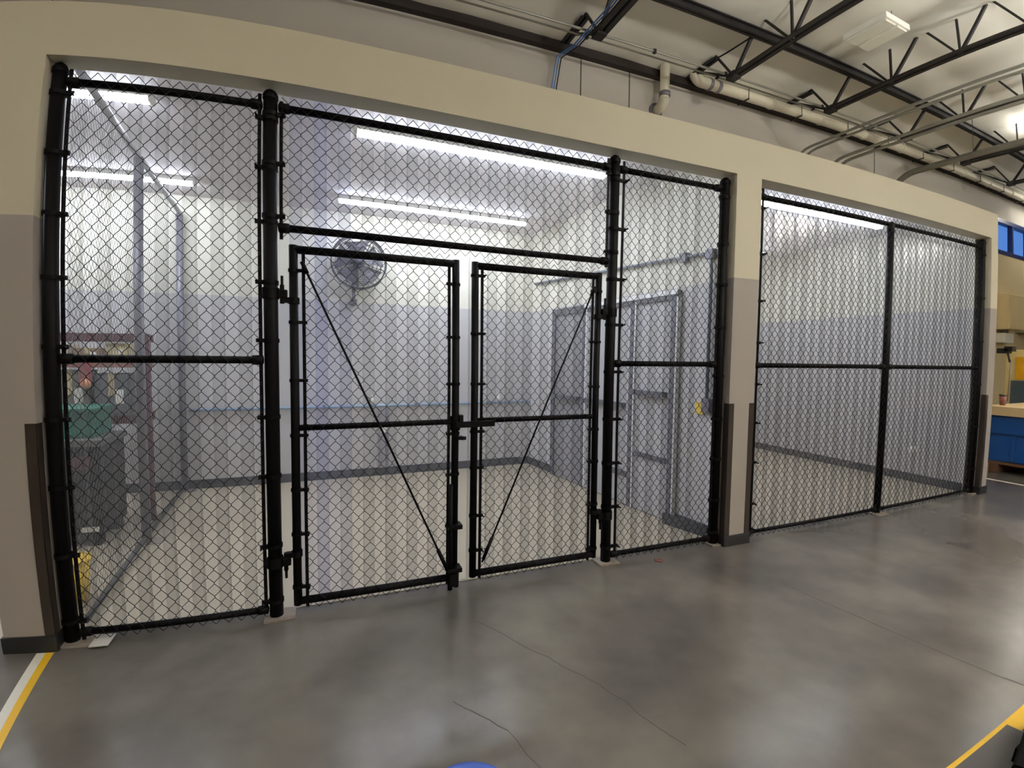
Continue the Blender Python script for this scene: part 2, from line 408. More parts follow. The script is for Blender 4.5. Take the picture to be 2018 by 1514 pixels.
# opening two
F2 = thing('chain_link_fence', (6.53, YP, 0), 'black two panel chain link fence in the narrower opening, with a thick middle post', 'fence', 'black chain link fences in the wall openings')
post(F2, 4.675, 2.985); post(F2, 8.378, 2.985, plate=(8.32, 8.41, .02, .15))
o = MB().tube([(6.515, YP, .012), (6.515, YP, 2.897)], .032, 18).build('post', M_black, F2)
MB().lathe([(.036, -.06), (.036, .02), (.02, .04), (0, .045)], (6.515, YP, 2.88), n=18).build('post_cap', M_black, o)
MB().box(6.43, .01, 0, 6.6, .15, .01, .002).build('base_plate', M_plate, o)
rail(F2, 4.715, 8.34, 2.897, name='top_rail')
rail(F2, 4.715, 6.48, 1.49, name='middle_rail'); rail(F2, 6.55, 8.34, 1.49, name='middle_rail')
rail(F2, 4.715, 6.48, .045, .016, name='bottom_rail'); rail(F2, 6.55, 8.34, .045, .016, name='bottom_rail')
wire_mesh(F2, 4.75, 8.325, .01, 2.948)
tension_bar(F2, 4.742, .01, 2.965, 4.675, (2.8, 2.42, 2.03, 1.68, 1.33, 1.0, .66, .3, .08)); tension_bar(F2, 8.33, .02, 2.95, 8.378, (2.8, 2.3, 1.8, 1.3, .8, .3))

# gate leaves
def gate(xa, xb, label, swing, bars, bandsL, bandsR, rod):
    g = thing('chain_link_gate', ((xa+xb)/2, YP, 0), label, 'gate', 'pair of chain link gate leaves')
    r = .024
    hx, fx = (xa, xb) if swing < 0 else (xb, xa)
    MB().tube([(hx, YP, .055), (hx, YP, 2.145)], r, 16).build('hinge_stile', M_black, g)
    lock = MB().tube([(fx, YP, .055), (fx, YP, 2.145)], r, 16).build('lock_stile', M_black, g)
    for n, z in (('top_rail', 2.122), ('bottom_rail', .075)):
        MB().tube([(xa-.01, YP, z), (xb+.01, YP, z)], r-.001, 14).build(n, M_black, g)
    MB().tube([(xa+.02, YP, 1.105), (xb-.02, YP, 1.105)], .018, 14).build('middle_rail', M_black, g)
    m = MB(); mesh_fill(m, bars[0], bars[1], .035, 2.172, YM); m.build('wire_mesh', M_wire, g)
    for x, xp, zs in ((bars[0], xa, bandsL), (bars[1], xb, bandsR)):
        tension_bar(g, x, .04, 2.13, xp, zs, gband)
    tr = MB().tube([rod[0], rod[1]], .0065, 8)
    d = (Vector(rod[1])-Vector(rod[0])).normalized()
    e = Vector(rod[1]); tr.tube([e-d*.17, e-d*.02], .0125, 8); tr.tube([Vector(rod[0]), Vector(rod[0])+d*.07], .011, 8)
    tr.build('truss_rod', M_black, g)
    return g, hx, fx
gL, hxL, fxL = gate(1.180, 2.121, 'left chain link gate leaf, carrying the fork latch and a long drop bolt', -1, (1.232, 2.076),
    (2.003, 1.711, 1.38, 1.062, .744, .482, .164), (1.992, 1.655, 1.352, 1.027, .76, .425), ((1.225, .048, 2.05), (2.075, .048, .13)))
gR, hxR, fxR = gate(2.250, 3.180, 'right chain link gate leaf, without a drop bolt, beside the narrow fence panel', 1, (2.296, 3.132),
    (2.058, 1.684, 1.351, 1.033, .791, .469, .235), (2.014, 1.651, 1.325, 1.01, .773, .455, .123), ((3.128, .048, 2.04), (2.305, .048, .16)))
def hinge(g, xp, xg, z, up):
    s = 1 if xg > xp else -1; m = MB()
    m.lathe([(.044, -.03), (.044, .03)], (xp, YP, z), n=18)
    m.tube([(xp+s*.058, YP-.01, z-.055), (xp+s*.058, YP-.01, z+.05)], .012, 10)
    m.tube([(xp+s*.058, YP-.01, z+(.1 if up else -.1)), (xp+s*.058, YP-.01, z)], .0075, 8)
    m.box(min(xp+s*.04, xp+s*.085), YP-.03, z-.022, max(xp+s*.04, xp+s*.085), YP+.012, z+.022, .003)
    zg = z-.035 if up else z+.035
    m.box(min(xp+s*.055, xg), YP-.026, zg-.014, max(xp+s*.055, xg), YP+.01, zg+.014)
    m.lathe([(.03, -.018), (.03, .018)], (xg, YP, zg), n=16)
    m.build('hinge', M_black, g)
hinge(gL, X2, hxL, 1.868, True); hinge(gL, X2, hxL, .33, False)
hinge(gR, X3, hxR, 1.868, True); hinge(gR, X3, hxR, .36, False)
l = MB()                        # fork latch clamped on the left leaf, its arm reaching over the right leaf
l.lathe([(.033, -.045), (.033, .045)], (fxL, YP, 1.095), n=16)
l.box(2.115, YP-.05, 1.068, 2.38, YP-.03, 1.108, .004)
l.box(2.14, YP-.04, 1.075, 2.165, YP+.03, 1.15); l.box(2.125, YP-.05, .99, 2.165, YP-.01, 1.012); l.tube([(2.15, YP-.05, 1.0), (2.18, YP-.05, 1.0)], .012, 8)
l.build('fork_latch', M_black, gL)
d = MB(); d.tube([(2.088, YP-.032, .008), (2.088, YP-.032, .70)], .016, 10)
d.tube([(2.13, YP-.03, .02), (2.13, YP-.03, .16)], .017, 10)
for z in (.42, .135):
    d.box(2.07, YP-.055, z-.014, 2.165, YP+.03, z+.014, .003); d.tube([(2.10, YP-.065, z), (2.10, YP, z)], .008, 6)
d.box(2.082, YP-.05, .03, 2.14, YP-.01, .11, .003)
d.build('drop_bolt', M_black, gL)

# inner fence along the left side of the cage
FI = thing('inner_fence', (0, 1.6, 0), 'thin grey mesh fence running back into the cage on its left side', 'fence')
def ifn(a, z): return Vector((.075-.072*a, a, z))
m = MB(); mesh_fill(m, .22, 3.24, .03, 3.07, 0, .0011, .06, .07, ifn, 4, False); m.build('wire_mesh', M_galv_wire, FI)
for a, top in ((1.6, 3.08), (3.21, 3.06)):
    p = ifn(a, 0); o = MB().tube([(p.x, p.y, .01), (p.x, p.y, top-.02)], .035, 16).build('post', M_galv, FI)
    MB().lathe([(.038, -.02), (.034, .01), (0, .03)], (p.x, p.y, top-.03), n=16).build('post_cap', M_galv, o)
    MB().box(p.x-.07, p.y-.07, 0, p.x+.12, p.y+.08, .01, .002).build('base_plate', M_plate, o)
MB().tube([ifn(.22, 3.06), ifn(3.24, 3.06)], .024, 12).build('top_rail', mat('galvanised rail with painted top light', srgb(176, 174, 178), .45, .2), FI)  # rail paler than the posts: light from above is put into its colour
MB().tube([ifn(.22, .05), ifn(3.24, .05)], .018, 12).build('bottom_rail', mat('dark bottom rail', srgb(58, 58, 58), .5), FI)

# ------------------------------------------------------------------ strip curtains hung on the back of the front wall
def curtain(x0, x1, label, blue=()):
    t = thing('strip_curtain', ((x0+x1)/2, .18, 3.03), label, 'curtain', 'clear vinyl strip curtains')
    MB().box(x0, .151, 3.005, x1, .158, 3.06).build('hanging_rail', M_galv, t)
    def strip(seed):
        rnd = random.Random(seed); m = MB(); n = 6; hgt = [0.006, .8, 1.6, 2.4, 3.05]; wd = .203
        bow = rnd.uniform(.002, .006); ph = rnd.uniform(-.003, .003)
        F, B = [], []
        for z in hgt:
            fr = []; bk = []
            for i in range(n+1):
                u = i/n-.5; y = bow*(1-4*u*u)+ph*math.sin(z*1.7)*(1 if z < 3 else 0)
                fr.append(m.bm.verts.new((u*wd, y, z))); bk.append(m.bm.verts.new((u*wd, y+.002, z)))
            F.append(fr); B.append(bk)
        for j in range(len(hgt)-1):
            for i in range(n):
                for q, fl in ((F, 0), (B, 1)):
                    v = (q[j][i], q[j][i+1], q[j+1][i+1], q[j+1][i])
                    fc = m.bm.faces.new(v if not fl else v[::-1]); fc.smooth = True
            m.bm.faces.new((F[j][0], F[j+1][0], B[j+1][0], B[j][0])); m.bm.faces.new((F[j][n], B[j][n], B[j+1][n], F[j+1][n]))
        me = bpy.data.meshes.new('strip'); m.bm.to_mesh(me); m.bm.free(); return me
    kinds = [strip(k) for k in range(5)]
    for k in kinds: k.materials.append(M_strip)
    kb = strip(1); kb.materials.append(M_strip_blue)
    i = 0; x = x0+.04
    while x < x1-.09:
        o = bpy.data.objects.new('strip', kb if i in blue else kinds[(i*3+i//4) % 5]); COL.objects.link(o)
        o.parent = t; o.location = Vector((x, .163 if i % 2 else .173, 0))-Vector(t.location)
        if i in blue: o['label'] = 'blue tinted vinyl strip'
        x += .134; i += 1
curtain(.01, 4.375, 'clear vinyl strip curtain behind the black fence with gates', (9, 10))
curtain(4.62, 8.40, 'clear vinyl strip curtain behind the two panel fence with the middle post')

# ------------------------------------------------------------------ corner guards
def guard(xc, s, label):
    t = MB(); w_ = .05
    a, b = (xc-w_, xc+.003) if s > 0 else (xc-.003, xc+w_)      # s > 0: guard on a pier's right edge
    t.box(a, -.004, .09, b, 0, 1.18)
    if s > 0: t.box(xc, -.004, .09, xc+.004, .05, 1.18)
    else: t.box(xc-.004, -.004, .09, xc, .05, 1.18)
    return tag(t.build('corner_guard', M_guard), label, 'corner guard', 'bronze corner guards on the piers')
guard(0, 1, 'bronze corner guard on the pier by the yellow and white floor tape')
guard(4.367, -1, 'bronze corner guard on the middle pier, edge facing the gates')
guard(4.634, 1, 'bronze corner guard on the middle pier, edge facing the two panel fence')
guard(8.417, -1, 'bronze corner guard on the far end pier by the blue bin')

# ------------------------------------------------------------------ lights inside the enclosure
def tube_light(x0, x1, y, label):
    t = thing('strip_light', ((x0+x1)/2, y, 3.26), label, 'light', 'white strip lights under the cage ceiling')
    MB().box(x0, y-.05, 3.222, x1, y+.05, 3.26, .004).build('housing', M_white, t)
    l = MB(); n = 9
    prof = [(.042*math.cos(PI*(.985+1.03*i/n)), 3.222+.034*math.sin(PI*(.985+1.03*i/n))) for i in range(n+1)]
    A = [l.bm.verts.new((x0+.02, y+p, z)) for p, z in prof]; B = [l.bm.verts.new((x1-.02, y+p, z)) for p, z in prof]
    for i in range(n): l.bm.faces.new((A[i], A[i+1], B[i+1], B[i]))
    l.bm.faces.new(A[::-1]); l.bm.faces.new(B)
    l.build('lens', M_lens, t)
    for x in (x0, x1): MB().box(x-.012, y-.048, 3.19, x+.012, y+.048, 3.26, .003).build('end_cap', M_white, t)
tube_light(1.56, 3.75, .95, 'long lit strip light just behind the panel over the gates')
tube_light(1.46, 3.68, 2.66, 'lit strip light deeper in the cage, nearer the back wall and round fan')
tube_light(-1.96, .24, .92, 'lit strip light near the front at the far left post')
tube_light(-2.08, .115, 2.66, 'lit strip light at the back left, crossed by the inner fence post')
tube_light(5.52, 7.72, .91, 'lit strip light at the top of the narrower opening behind its left panel')
tube_light(5.52, 7.72, 2.66, 'added strip light, unseen at the back of the second cage, there to light it')  # unseen lamp, added to light the second cage

# ------------------------------------------------------------------ inside the cage
M_fan = mat('dark fan steel', srgb(66, 66, 80), .45, .3, var=.1)
fan = thing('wall_fan', (1.70, 3.1, 2.6), 'big round grey wall fan with wire guard, above the grey paint line', 'fan')
fc = Vector((1.70, 3.02, 2.63))
MB().lathe([(.30, -.07), (.315, -.07), (.315, .07), (.30, .07), (.30, -.07)], fc, (0, 1, 0), 40).build('shroud', M_fan, fan)
g = MB()
for s in (-1, 1):
    for r in (.06, .11, .16, .21, .26, .305):
        g.tube([fc+Vector((r*math.cos(2*PI*i/36), s*(.075+.03*(1-r/.31)), r*math.sin(2*PI*i/36))) for i in range(37)], .003, 4, cap=False)
    for k in range(14):
        a = 2*PI*k/14; g.tube([fc+Vector((r*math.cos(a+.5*r), s*(.075+.03*(1-r/.31)), r*math.sin(a+.5*r))) for r in (.05, .15, .23, .31)], .003, 4)
g.build('guard', M_fan, fan)
bl = MB()
for k in range(5):
    a = 2*PI*k/5+.4
    q = []
    for rr, aw, dy in ((.05, .45, .02), (.17, .52, .03), (.285, .54, .035)):
        for sg in (-1, 1): q.append(fc+Vector((rr*math.cos(a+sg*aw), sg*dy, rr*math.sin(a+sg*aw))))
    vv = [bl.bm.verts.new(p) for p in q]; v2 = [bl.bm.verts.new(p+Vector((0, .004, 0))) for p in q]
    for v_, fl in ((vv, 0), (v2, 1)):
        for i in (0, 2):
            ff = (v_[i], v_[i+1], v_[i+3], v_[i+2]); bl.bm.faces.new(ff[::-1] if fl else ff)
bl.build('blade', mat('grey fan blade', srgb(92, 90, 100), .45, .1), fan)
MB().lathe([(0, -.10), (.05, -.09), (.065, -.03), (.065, .09), (0, .1)], fc, (0, 1, 0), 18).build('hub', M_fan, fan)
MB().box(1.62, 3.05, 2.18, 1.66, 3.09, 2.42).build('pole', M_galv, fan)
MB().box(1.60, 3.05, 2.16, 1.68, YB, 2.20).build('wall_foot', M_galv, fan)
MB().box(1.66, 3.09, 2.60, 1.74, YB, 2.66).build('bracket', M_galv, fan)

pp = thing('air_pipe', (2, YB, .89), 'thin blue air pipe running along the back wall below mid height', 'pipe')
MB().tube([(-.1, YB-.03, .90), (4.05, YB-.03, .905)], .016, 10).build('pipe', M_blue, pp)
for x in (.4, 1.3, 2.4, 3.4): MB().box(x-.015, YB-.05, .878, x+.015, YB, .928).build('pipe_clip', M_galv, pp)
rc = thing('raceway', (2.0, YB, .1), 'narrow grey raceway dropping from the blue air pipe to the floor base', 'raceway')
MB().box(1.94, YB-.06, .11, 2.06, YB, .86, .004).build('cover', mat('grey raceway', srgb(136, 134, 142), .5), rc)
MB().box(1.96, YB-.066, .56, 2.04, YB-.058, .68, .002).build('outlet', M_white, rc)
for i, (x, lb) in enumerate(((1.86, 'small white bottle standing left on the blue pipe above the raceway'), (3.55, 'small white bottle standing on the blue pipe near the cage corner'))):
    t = thing('bottle', (x, YB-.03, .921), lb, 'bottle')
    MB().lathe([(0, 0), (.022, 0), (.022, .07), (.01, .085), (.01, .095)], (x, YB-.03, .921), n=12).build('body', M_white, t)
    MB().lathe([(.012, .095), (.012, .115), (0, .115)], (x, YB-.03, .921), n=12).build('cap', M_white, t)

# doors in the partition (wall line x = 4.40-.1186(y-.15))
def px(y, off=0.): return 4.40-.1186*(y-.15)-off
def wallbar(mb, y0, y1, z0, z1, d0, d1):
    q = []
    for y in (y0, y1):
        for dd in (d0, d1): q.append((px(y, dd), y))
    v = [mb.bm.verts.new((q[i][0], q[i][1], z)) for i in (0, 1, 3, 2) for z in (z0, z1)]
    for a, b_, c_, d_ in ((0, 2, 3, 1), (2, 4, 5, 3), (4, 6, 7, 5), (6, 0, 1, 7), (1, 3, 5, 7), (0, 6, 4, 2)): mb.bm.faces.new((v[a], v[b_], v[c_], v[d_]))
fr = MB()
for y in (2.58, 1.93, 1.13, .60): wallbar(fr, y-.035, y+.035, 0, 2.13, 0, .05)
wallbar(fr, .565, 2.615, 2.08, 2.16, 0, .05)
dr = struct(fr, 'door_1', M_door_frame)
for y0, y1, mm in ((1.965, 2.545, mat('darker grey door leaf', srgb(140, 138, 142), .5)), (1.165, 1.895, M_door), (.635, 1.095, M_door)):
    q = MB(); wallbar(q, y0, y1, .012, 2.08, .002, .03); q.build('door_leaf', mm, dr)
for y0, y1, z in ((2.0, 2.5, 1.05), (1.22, 1.85, 1.05), (.67, 1.06, 1.2)):
    q = MB(); wallbar(q, y0, y1, z-.025, z+.025, .03, .09); q.build('push_bar', M_door_frame, dr)
q = MB()
for y in (1.93-.042, 1.13-.042, .60-.042): wallbar(q, y-.008, y+.008, .01, 2.1, .02, .056)
wallbar(q, .565, 1.93, 2.125, 2.165, .02, .056); q.build('painted_edge_light', M_door_edge, dr)  # pale strips painted where the frame edges look lit
q = MB(); wallbar(q, 1.175, 1.40, .3, .36, .03, .05); wallbar(q, .66, 1.05, .55, .6, .03, .05); q.build('kick_rail', M_door_frame, dr)

cn = thing('conduit_run', (4.3, .3, 2.4), 'grey conduit with two boxes over the doors, turning down to a switch beside the post', 'conduit')
q = MB(); pts = [(px(3.1, .03), 3.1, 2.56), (px(1.5, .03), 1.5, 2.49), (px(.25, .03), .25, 2.43), (px(.235, .03), .235, 2.3), (px(.235, .03), .235, 1.2)]
q.tube(pts, .015, 10); q.build('conduit', mat('blue grey conduit', srgb(104, 112, 124), .4, .2), cn)
for y, z in ((.53, 2.44), (.25, 2.42)):
    q = MB(); wallbar(q, y-.035, y+.035, z-.04, z+.04, 0, .05); q.build('junction_box', M_galv, cn)
q = MB(); wallbar(q, .195, .27, 1.08, 1.2, .001, .05); q.build('switch_box', M_galv, cn)
q = MB(); wallbar(q, .28, .36, 1.06, 1.16, .001, .02); tag(q.build('warning_sticker', mat('yellow sticker', srgb(225, 190, 70), .5)), 'small yellow sticker on the partition beside the switch', 'sticker')

sk = MB().lathe([(0, 0), (.055, 0), (.055, .003), (0, .003)], (8.36, .735, .41), (-1, 0, 0), 20)
tag(sk.build('wall_sticker', M_white), 'round white sticker on the far wall of the second cage, right of the middle post', 'sticker')
# left side room behind the inner fence
M_red = mat('dark red rack steel', srgb(88, 48, 54), .5, var=.15, scale=12)
M_card = mat('brown cardboard', srgb(150, 122, 92), .8, var=.12)
rk = thing('storage_rack', (-1.0, 2.36, 0), 'dark red storage rack behind the inner mesh fence, left of its post', 'rack')
M_red2 = mat('faded red beam', srgb(150, 96, 84), .55, var=.15, scale=12)
for x in (-.175, -1.85):
    for y, e in ((2.2, 0), (2.46, -.075)): MB().box(x+e-.025, y-.022, 0, x+e+.025, y+.022, 1.70, .003).build('upright', M_red, rk)
    for z in (.3, .7, 1.1): MB().obox((x-.006, 2.22, z), (x-.069, 2.44, z+.26), .02, .02).build('brace', M_red, rk)
for z, mm in ((1.63, M_red), (1.40, M_red2), (.90, M_red)):
    for y in (2.2, 2.46): MB().box(-1.825, y-.02, z, -.2, y+.02, z+.07, .003).build('beam', mm, rk)
for z in (1.472, .972): MB().box(-1.82, 2.18, z, -.205, 2.48, z+.012).build('shelf', mat('grey wire deck', srgb(105, 100, 98), .5, .3), rk)
def carton(x0, y0, z0, dx, dy, dz, m, label, cat='box', name='cardboard_box', group='boxes on the red rack', tape=True):
    t = thing(name, (x0+dx/2, y0+dy/2, z0), label, cat, group)
    MB().box(x0, y0, z0, x0+dx, y0+dy, z0+dz, .006).build('body', m, t)
    if tape: MB().box(x0+dx/2-.025, y0-.001, z0+dz*.45, x0+dx/2+.025, y0+dy+.001, z0+dz+.001).build('tape', mat('parcel tape', srgb(196, 176, 140), .35), t)
    MB().box(x0+dx*.62, y0-.002, z0+dz*.25, x0+dx*.85, y0-.0005, z0+dz*.6).build('label', M_white, t)
    return t
carton(-.50, 2.22, 1.486, .16, .2, .13, mat('cream cardboard', srgb(205, 190, 140), .8), 'small cream carton on the top shelf of the red rack beside the upright')
carton(-.74, 2.22, 1.486, .2, .2, .085, M_card, 'flat brown carton on the top shelf of the red rack, second from the upright')
carton(-1.03, 2.22, 1.486, .24, .2, .12, mat('pale cardboard', srgb(190, 176, 154), .8), 'pale carton on the top shelf of the red rack, third from the upright')
carton(-.60, 2.225, .986, .27, .2, .36, mat('grey carton', srgb(96, 97, 100), .8), 'grey carton on the lower shelf of the red rack by the upright')
carton(-.94, 2.225, .986, .3, .2, .39, mat('grey brown carton', srgb(104, 100, 92), .8), 'tall grey brown carton on the lower shelf, with a red tag hanging before it')
carton(-1.32, 2.225, .986, .34, .2, .34, mat('dull carton', srgb(104, 98, 88), .8), 'dull carton on the lower shelf behind the far left post')
tg = thing('hang_tag', (-.66, 2.16, 1.3), 'red tag with orange disc hanging from the rack beam', 'tag')
MB().box(-.69, 2.168, 1.27, -.59, 2.175, 1.45, .002).build('card', mat('red card', srgb(150, 70, 70), .6), tg)
MB().lathe([(0, -.004), (.045, -.004), (.045, .004), (0, .004)], (-.64, 2.165, 1.26), (0, 1, 0), 20).build('disc', mat('orange disc', srgb(226, 150, 110), .6), tg)
M_teal = mat('teal plastic', srgb(36, 112, 92), .4, var=.1)
tb = thing('tote', (-.64, 1.9, .85), 'teal plastic tote on top of the dark crate behind the inner fence', 'tote')
MB().box(-.83, 1.69, .85, -.42, 2.09, 1.07, .015).build('body', M_teal, tb)
MB().box(-.86, 1.66, 1.06, -.39, 2.12, 1.09, .008).build('rim', M_teal, tb)
cr = thing('crate', (-.62, 1.9, 0), 'large dark crate standing on the floor under the teal tote', 'crate')
MB().box(-.9, 1.60, .10, -.34, 2.11, .82, .01).build('body', mat('charcoal crate', srgb(38, 37, 34), .7, var=.2), cr)
MB().box(-.92, 1.58, .80, -.32, 2.13, .85, .006).build('lid', mat('grey crate lid', srgb(92, 92, 90), .6), cr)
for x in (-.84, -.42):
    for y in (1.66, 2.05): MB().box(x-.05, y-.05, 0, x+.05, y+.05, .10).build('foot', M_base, cr)
MB().box(-.50, 1.577+.018, .12, -.37, 1.60, .16).build('label', M_white, cr)
MB().box(-.55, 1.594, .62, -.4, 1.6, .72).build('label', mat('dark red label', srgb(86, 50, 58), .6), cr)
yb = thing('yellow_bin', (-.2, .68, 0), 'yellow plastic bin on the floor just behind the far left post', 'bin')
MB().lathe([(0, .01), (.085, .01), (.105, .27), (.095, .27), (.08, .03), (0, .03)], (-.155, .60, 0), n=24).build('body', mat('yellow plastic', srgb(238, 200, 50), .45), yb)
MB().lathe([(.104, .255), (.116, .255), (.116, .275), (.104, .275)], (-.155, .60, 0), n=24).build('rim', mat('yellow rim', srgb(238, 200, 50), .45), yb)

# ------------------------------------------------------------------ roof steel and services of the hall
ZB, ZT = 5.50, 6.04
def joist(X, label):
    t = thing('roof_joist', (X, 0, ZB), label, 'joist', 'dark open web roof joists')
    def chord(z, y0, y1, n):
        q = MB(); s = 1 if n == 'top_chord' else -1
        for e in (-1, 1):
            q.box(X+e*.018, y0, z-.006, X+e*.085, y1, z+.006); q.box(X+e*.012, y0, min(z, z-s*.06), X+e*.018, y1, max(z, z-s*.06))
        q.build(n, M_steel, t)
    chord(ZT+.03, -12.5, 3.2, 'top_chord'); MB().box(X-.06, 2.62, ZT-.10, X+.06, 3.2, ZT-.085).box(X-.012, 2.62, ZT-.10, X+.012, 3.2, ZT+.02).build('seat', M_steel, t); chord(ZB, -12.5, 2.30, 'bottom_chord')
    y = 2.26
    MB().obox((X, 3.17, ZT+.02), (X, 2.26, ZB), .035, .035).build('end_web', M_steel, t)
    MB().obox((X, 2.66, ZT+.02), (X, 2.26, ZB), .028, .028).build('web', M_steel, t)
    MB().box(X-.07, 2.2, ZB-.03, X+.07, 2.34, ZB+.05).build('gusset', M_steel, t)
    k = 0
    while y > -7.5:
        if k: MB().obox((X, y, ZB), (X, y, ZT+.02), .028, .028).build('vertical_web', M_steel, t)
        MB().obox((X, y, ZB), (X, y-.45, ZT+.02), .04, .04).build('web', M_steel, t)
        MB().obox((X, y-.47, ZT+.02), (X, y-.92, ZB), .03, .03).build('web', M_steel, t)
        y -= .94; k += 1
for X, lb in ((4.46, 'first dark open web roof joist, above the blue cables'), (6.64, 'second dark open web roof joist, beyond the white drain pipes'),
              (8.70, 'third dark open web roof joist, beyond the unlit white light box'), (10.78, 'fourth dark open web roof joist, crossed by the pale conduits'),
              (12.9, 'fifth dark open web roof joist, beside the lit bay light'), (15.0, 'farthest dark open web roof joist above the high window')): joist(X, lb)
for i, (Y, lb) in enumerate(((1.87, 'dark steel purlin under the roof, nearest to the enclosure'), (-2.6, 'dark steel purlin under the roof above the open hall floor'))):
    t = MB(); t.box(-9, Y-.045, 5.84, 30, Y+.045, 5.845); t.box(-9, Y-.008, 5.84, 30, Y+.008, 5.94); t.box(-9, Y-.045, 5.935, 30, Y+.045, 5.95)
    tag(t.build('purlin', M_steel), lb, 'beam')

def elbow(c, r, a0, a1, u, v, n=8):
    return [Vector(c)+Vector(u)*r*math.cos(a0+(a1-a0)*i/n)+Vector(v)*r*math.sin(a0+(a1-a0)*i/n) for i in range(n+1)]
dp = thing('drain_pipe', (6.1, 3.1, 5.6), 'short white roof drain pipe that bends into the wall', 'pipe', 'white roof drain pipes')
MB().tube([(6.1, 3.08, 6.13), (6.1, 3.08, 5.50)]+elbow((6.1, 3.20, 5.50), .12, PI, 1.5*PI, (0, 1, 0), (0, 0, 1))+[(6.1, 3.30, 5.38)], .075, 18).build('pipe', M_pvc, dp)
MB().lathe([(.08, 0), (.12, 0), (.12, .02), (.08, .02)], (6.1, 3.30, 5.38), (0, -1, 0), 24).build('wall_flange', M_galv, dp)
MB().lathe([(.078, -.035), (.084, -.03), (.084, .03), (.078, .035)], (6.1, 3.08, 5.53), n=20).build('coupling', M_galv, dp)
dp = thing('drain_pipe', (6.66, 3.06, 5.9), 'long white drain pipe dropping from the roof and running along the top of the wall', 'pipe', 'white roof drain pipes')
MB().tube([(6.64, 3.06, 6.13), (6.64, 3.06, 6.03)]+elbow((6.79, 3.06, 6.02), .15, PI, 1.5*PI, (1, 0, 0), (0, 0, 1))+[(7.2, 3.06, 5.87), (26, 3.06, 5.87)], .08, 18).build('pipe', M_pvc, dp)
for x in [6.95, 7.12]+[8.3+1.25*i for i in range(10)]:
    MB().lathe([(.082, -.03), (.09, -.026), (.09, .026), (.082, .03)], (x, 3.06, 5.87), (1, 0, 0), 20).build('coupling', M_galv if x < 7.2 else M_pvc, dp)
for i in range(10):
    x = 7.7+1.25*i; MB().box(x-.012, 2.97, 5.77, x+.012, 3.20, 5.785).tube([(x, 2.975, 5.77), (x, 2.975, 6.1)], .006, 6).build('hanger', M_steel, dp)

def run(name, pts, r, m, label, cat, clips=(), hang=()):
    t = thing(name, pts[0], label, cat); MB().tube(pts, r, 10).build('tube', m, t)
    if clips:
        for c in clips: MB().box(c[0]-.02, c[1]-.02, c[2]-r-.01, c[0]+.02, c[1]+.02, c[2]+r+.01).build('clip', M_steel, t)
    if hang:
        for p in hang: MB().tube([p, (p[0], p[1], 6.02)], .005, 6).build('hanger', M_steel, t)
    return t
run('conduit', [(-8.5, 2.42, 5.62), (18, 2.42, 5.62)], .016, M_conduit, 'thin grey conduit running under the joist ends, the outer of two', 'conduit', clips=[(x, 2.42, 5.62) for x in (4.46, 5.4, 6.64, 8.7)])
run('conduit', [(-8.5, 2.58, 5.66), (18, 2.58, 5.66)], .012, M_conduit, 'thinner grey conduit under the joist ends, closer to the wall', 'conduit', clips=[(x, 2.58, 5.66) for x in (4.46, 6.64, 8.7)])
for dx, lb in ((0, 'pale conduit crossing the fourth joist, nearer of a close pair'), (.16, 'pale conduit crossing the fourth joist, farther of a close pair')):
    run('conduit', [(9.0+dx, 3.27, 4.3), (9.0+dx, 3.24, 4.75)]+[Vector((9.0+dx, 3.24-.4*(1-math.cos(a)), 4.8+.4*math.sin(a))) for a in [PI/2*i/6 for i in range(1, 7)]]+[(9.0+dx, -12, 5.2)], .022, M_conduit, lb, 'conduit')
for dx, lb in ((0, 'pale conduit beyond the close pair, bending down the wall'), (.2, 'farthest pale conduit bending down the wall')):
    run('conduit', [(9.9+dx, 3.27, 4.0), (9.9+dx, 3.24, 4.75)]+[Vector((9.9+dx, 3.24-.4*(1-math.cos(a)), 4.8+.4*math.sin(a))) for a in [PI/2*i/6 for i in range(1, 7)]]+[(9.9+dx, -12, 5.2)], .028, M_conduit, lb, 'conduit')
run('air_duct', [(11.7, 3.1, 3.6), (11.7, 3.1, 4.7)]+[Vector((11.7, 3.1-.5*(1-math.cos(a)), 4.7+.5*math.sin(a))) for a in [PI/2*i/8 for i in range(1, 9)]]+[(11.7, -12, 5.2)], .06, mat('dull silver duct', srgb(128, 126, 116), .45, .4), 'round silver duct rising behind the enclosure and bending out over the hall', 'duct', hang=[(11.7, y, 5.2) for y in (1.6, -.6, -3, -6)])
bc = thing('cable_bundle', (4.35, 2.6, 5.6), 'blue and black data cables hanging from the first joist down behind the enclosure', 'cable')
for i, (mm, off) in enumerate(((M_cable_blue, 0), (M_cable_blue, .035), (M_cable_black, .07))):
    MB().tube([(4.36+off, -.6, 5.60), (4.36+off, .9, 5.60), (4.36+off, 2.0, 5.58), (4.34+off, 2.7, 5.60), (4.30+off, 3.12, 5.68), (4.27+off, 3.2, 5.3), (4.28+off*1.6, 3.24, 4.6), (4.28+off*1.6, 3.25, 3.30)], .009, 8).build('cable', mm, bc)
run('loop_cable', [(6.66, 1.97, 5.90), (6.6, 2.05, 5.86), (6.55, 2.3, 5.84), (6.6, 2.5, 5.9), (6.64, 2.7, 5.97)], .012, M_cable_black, 'short black cable sagging from the second joist to the purlin', 'cable')

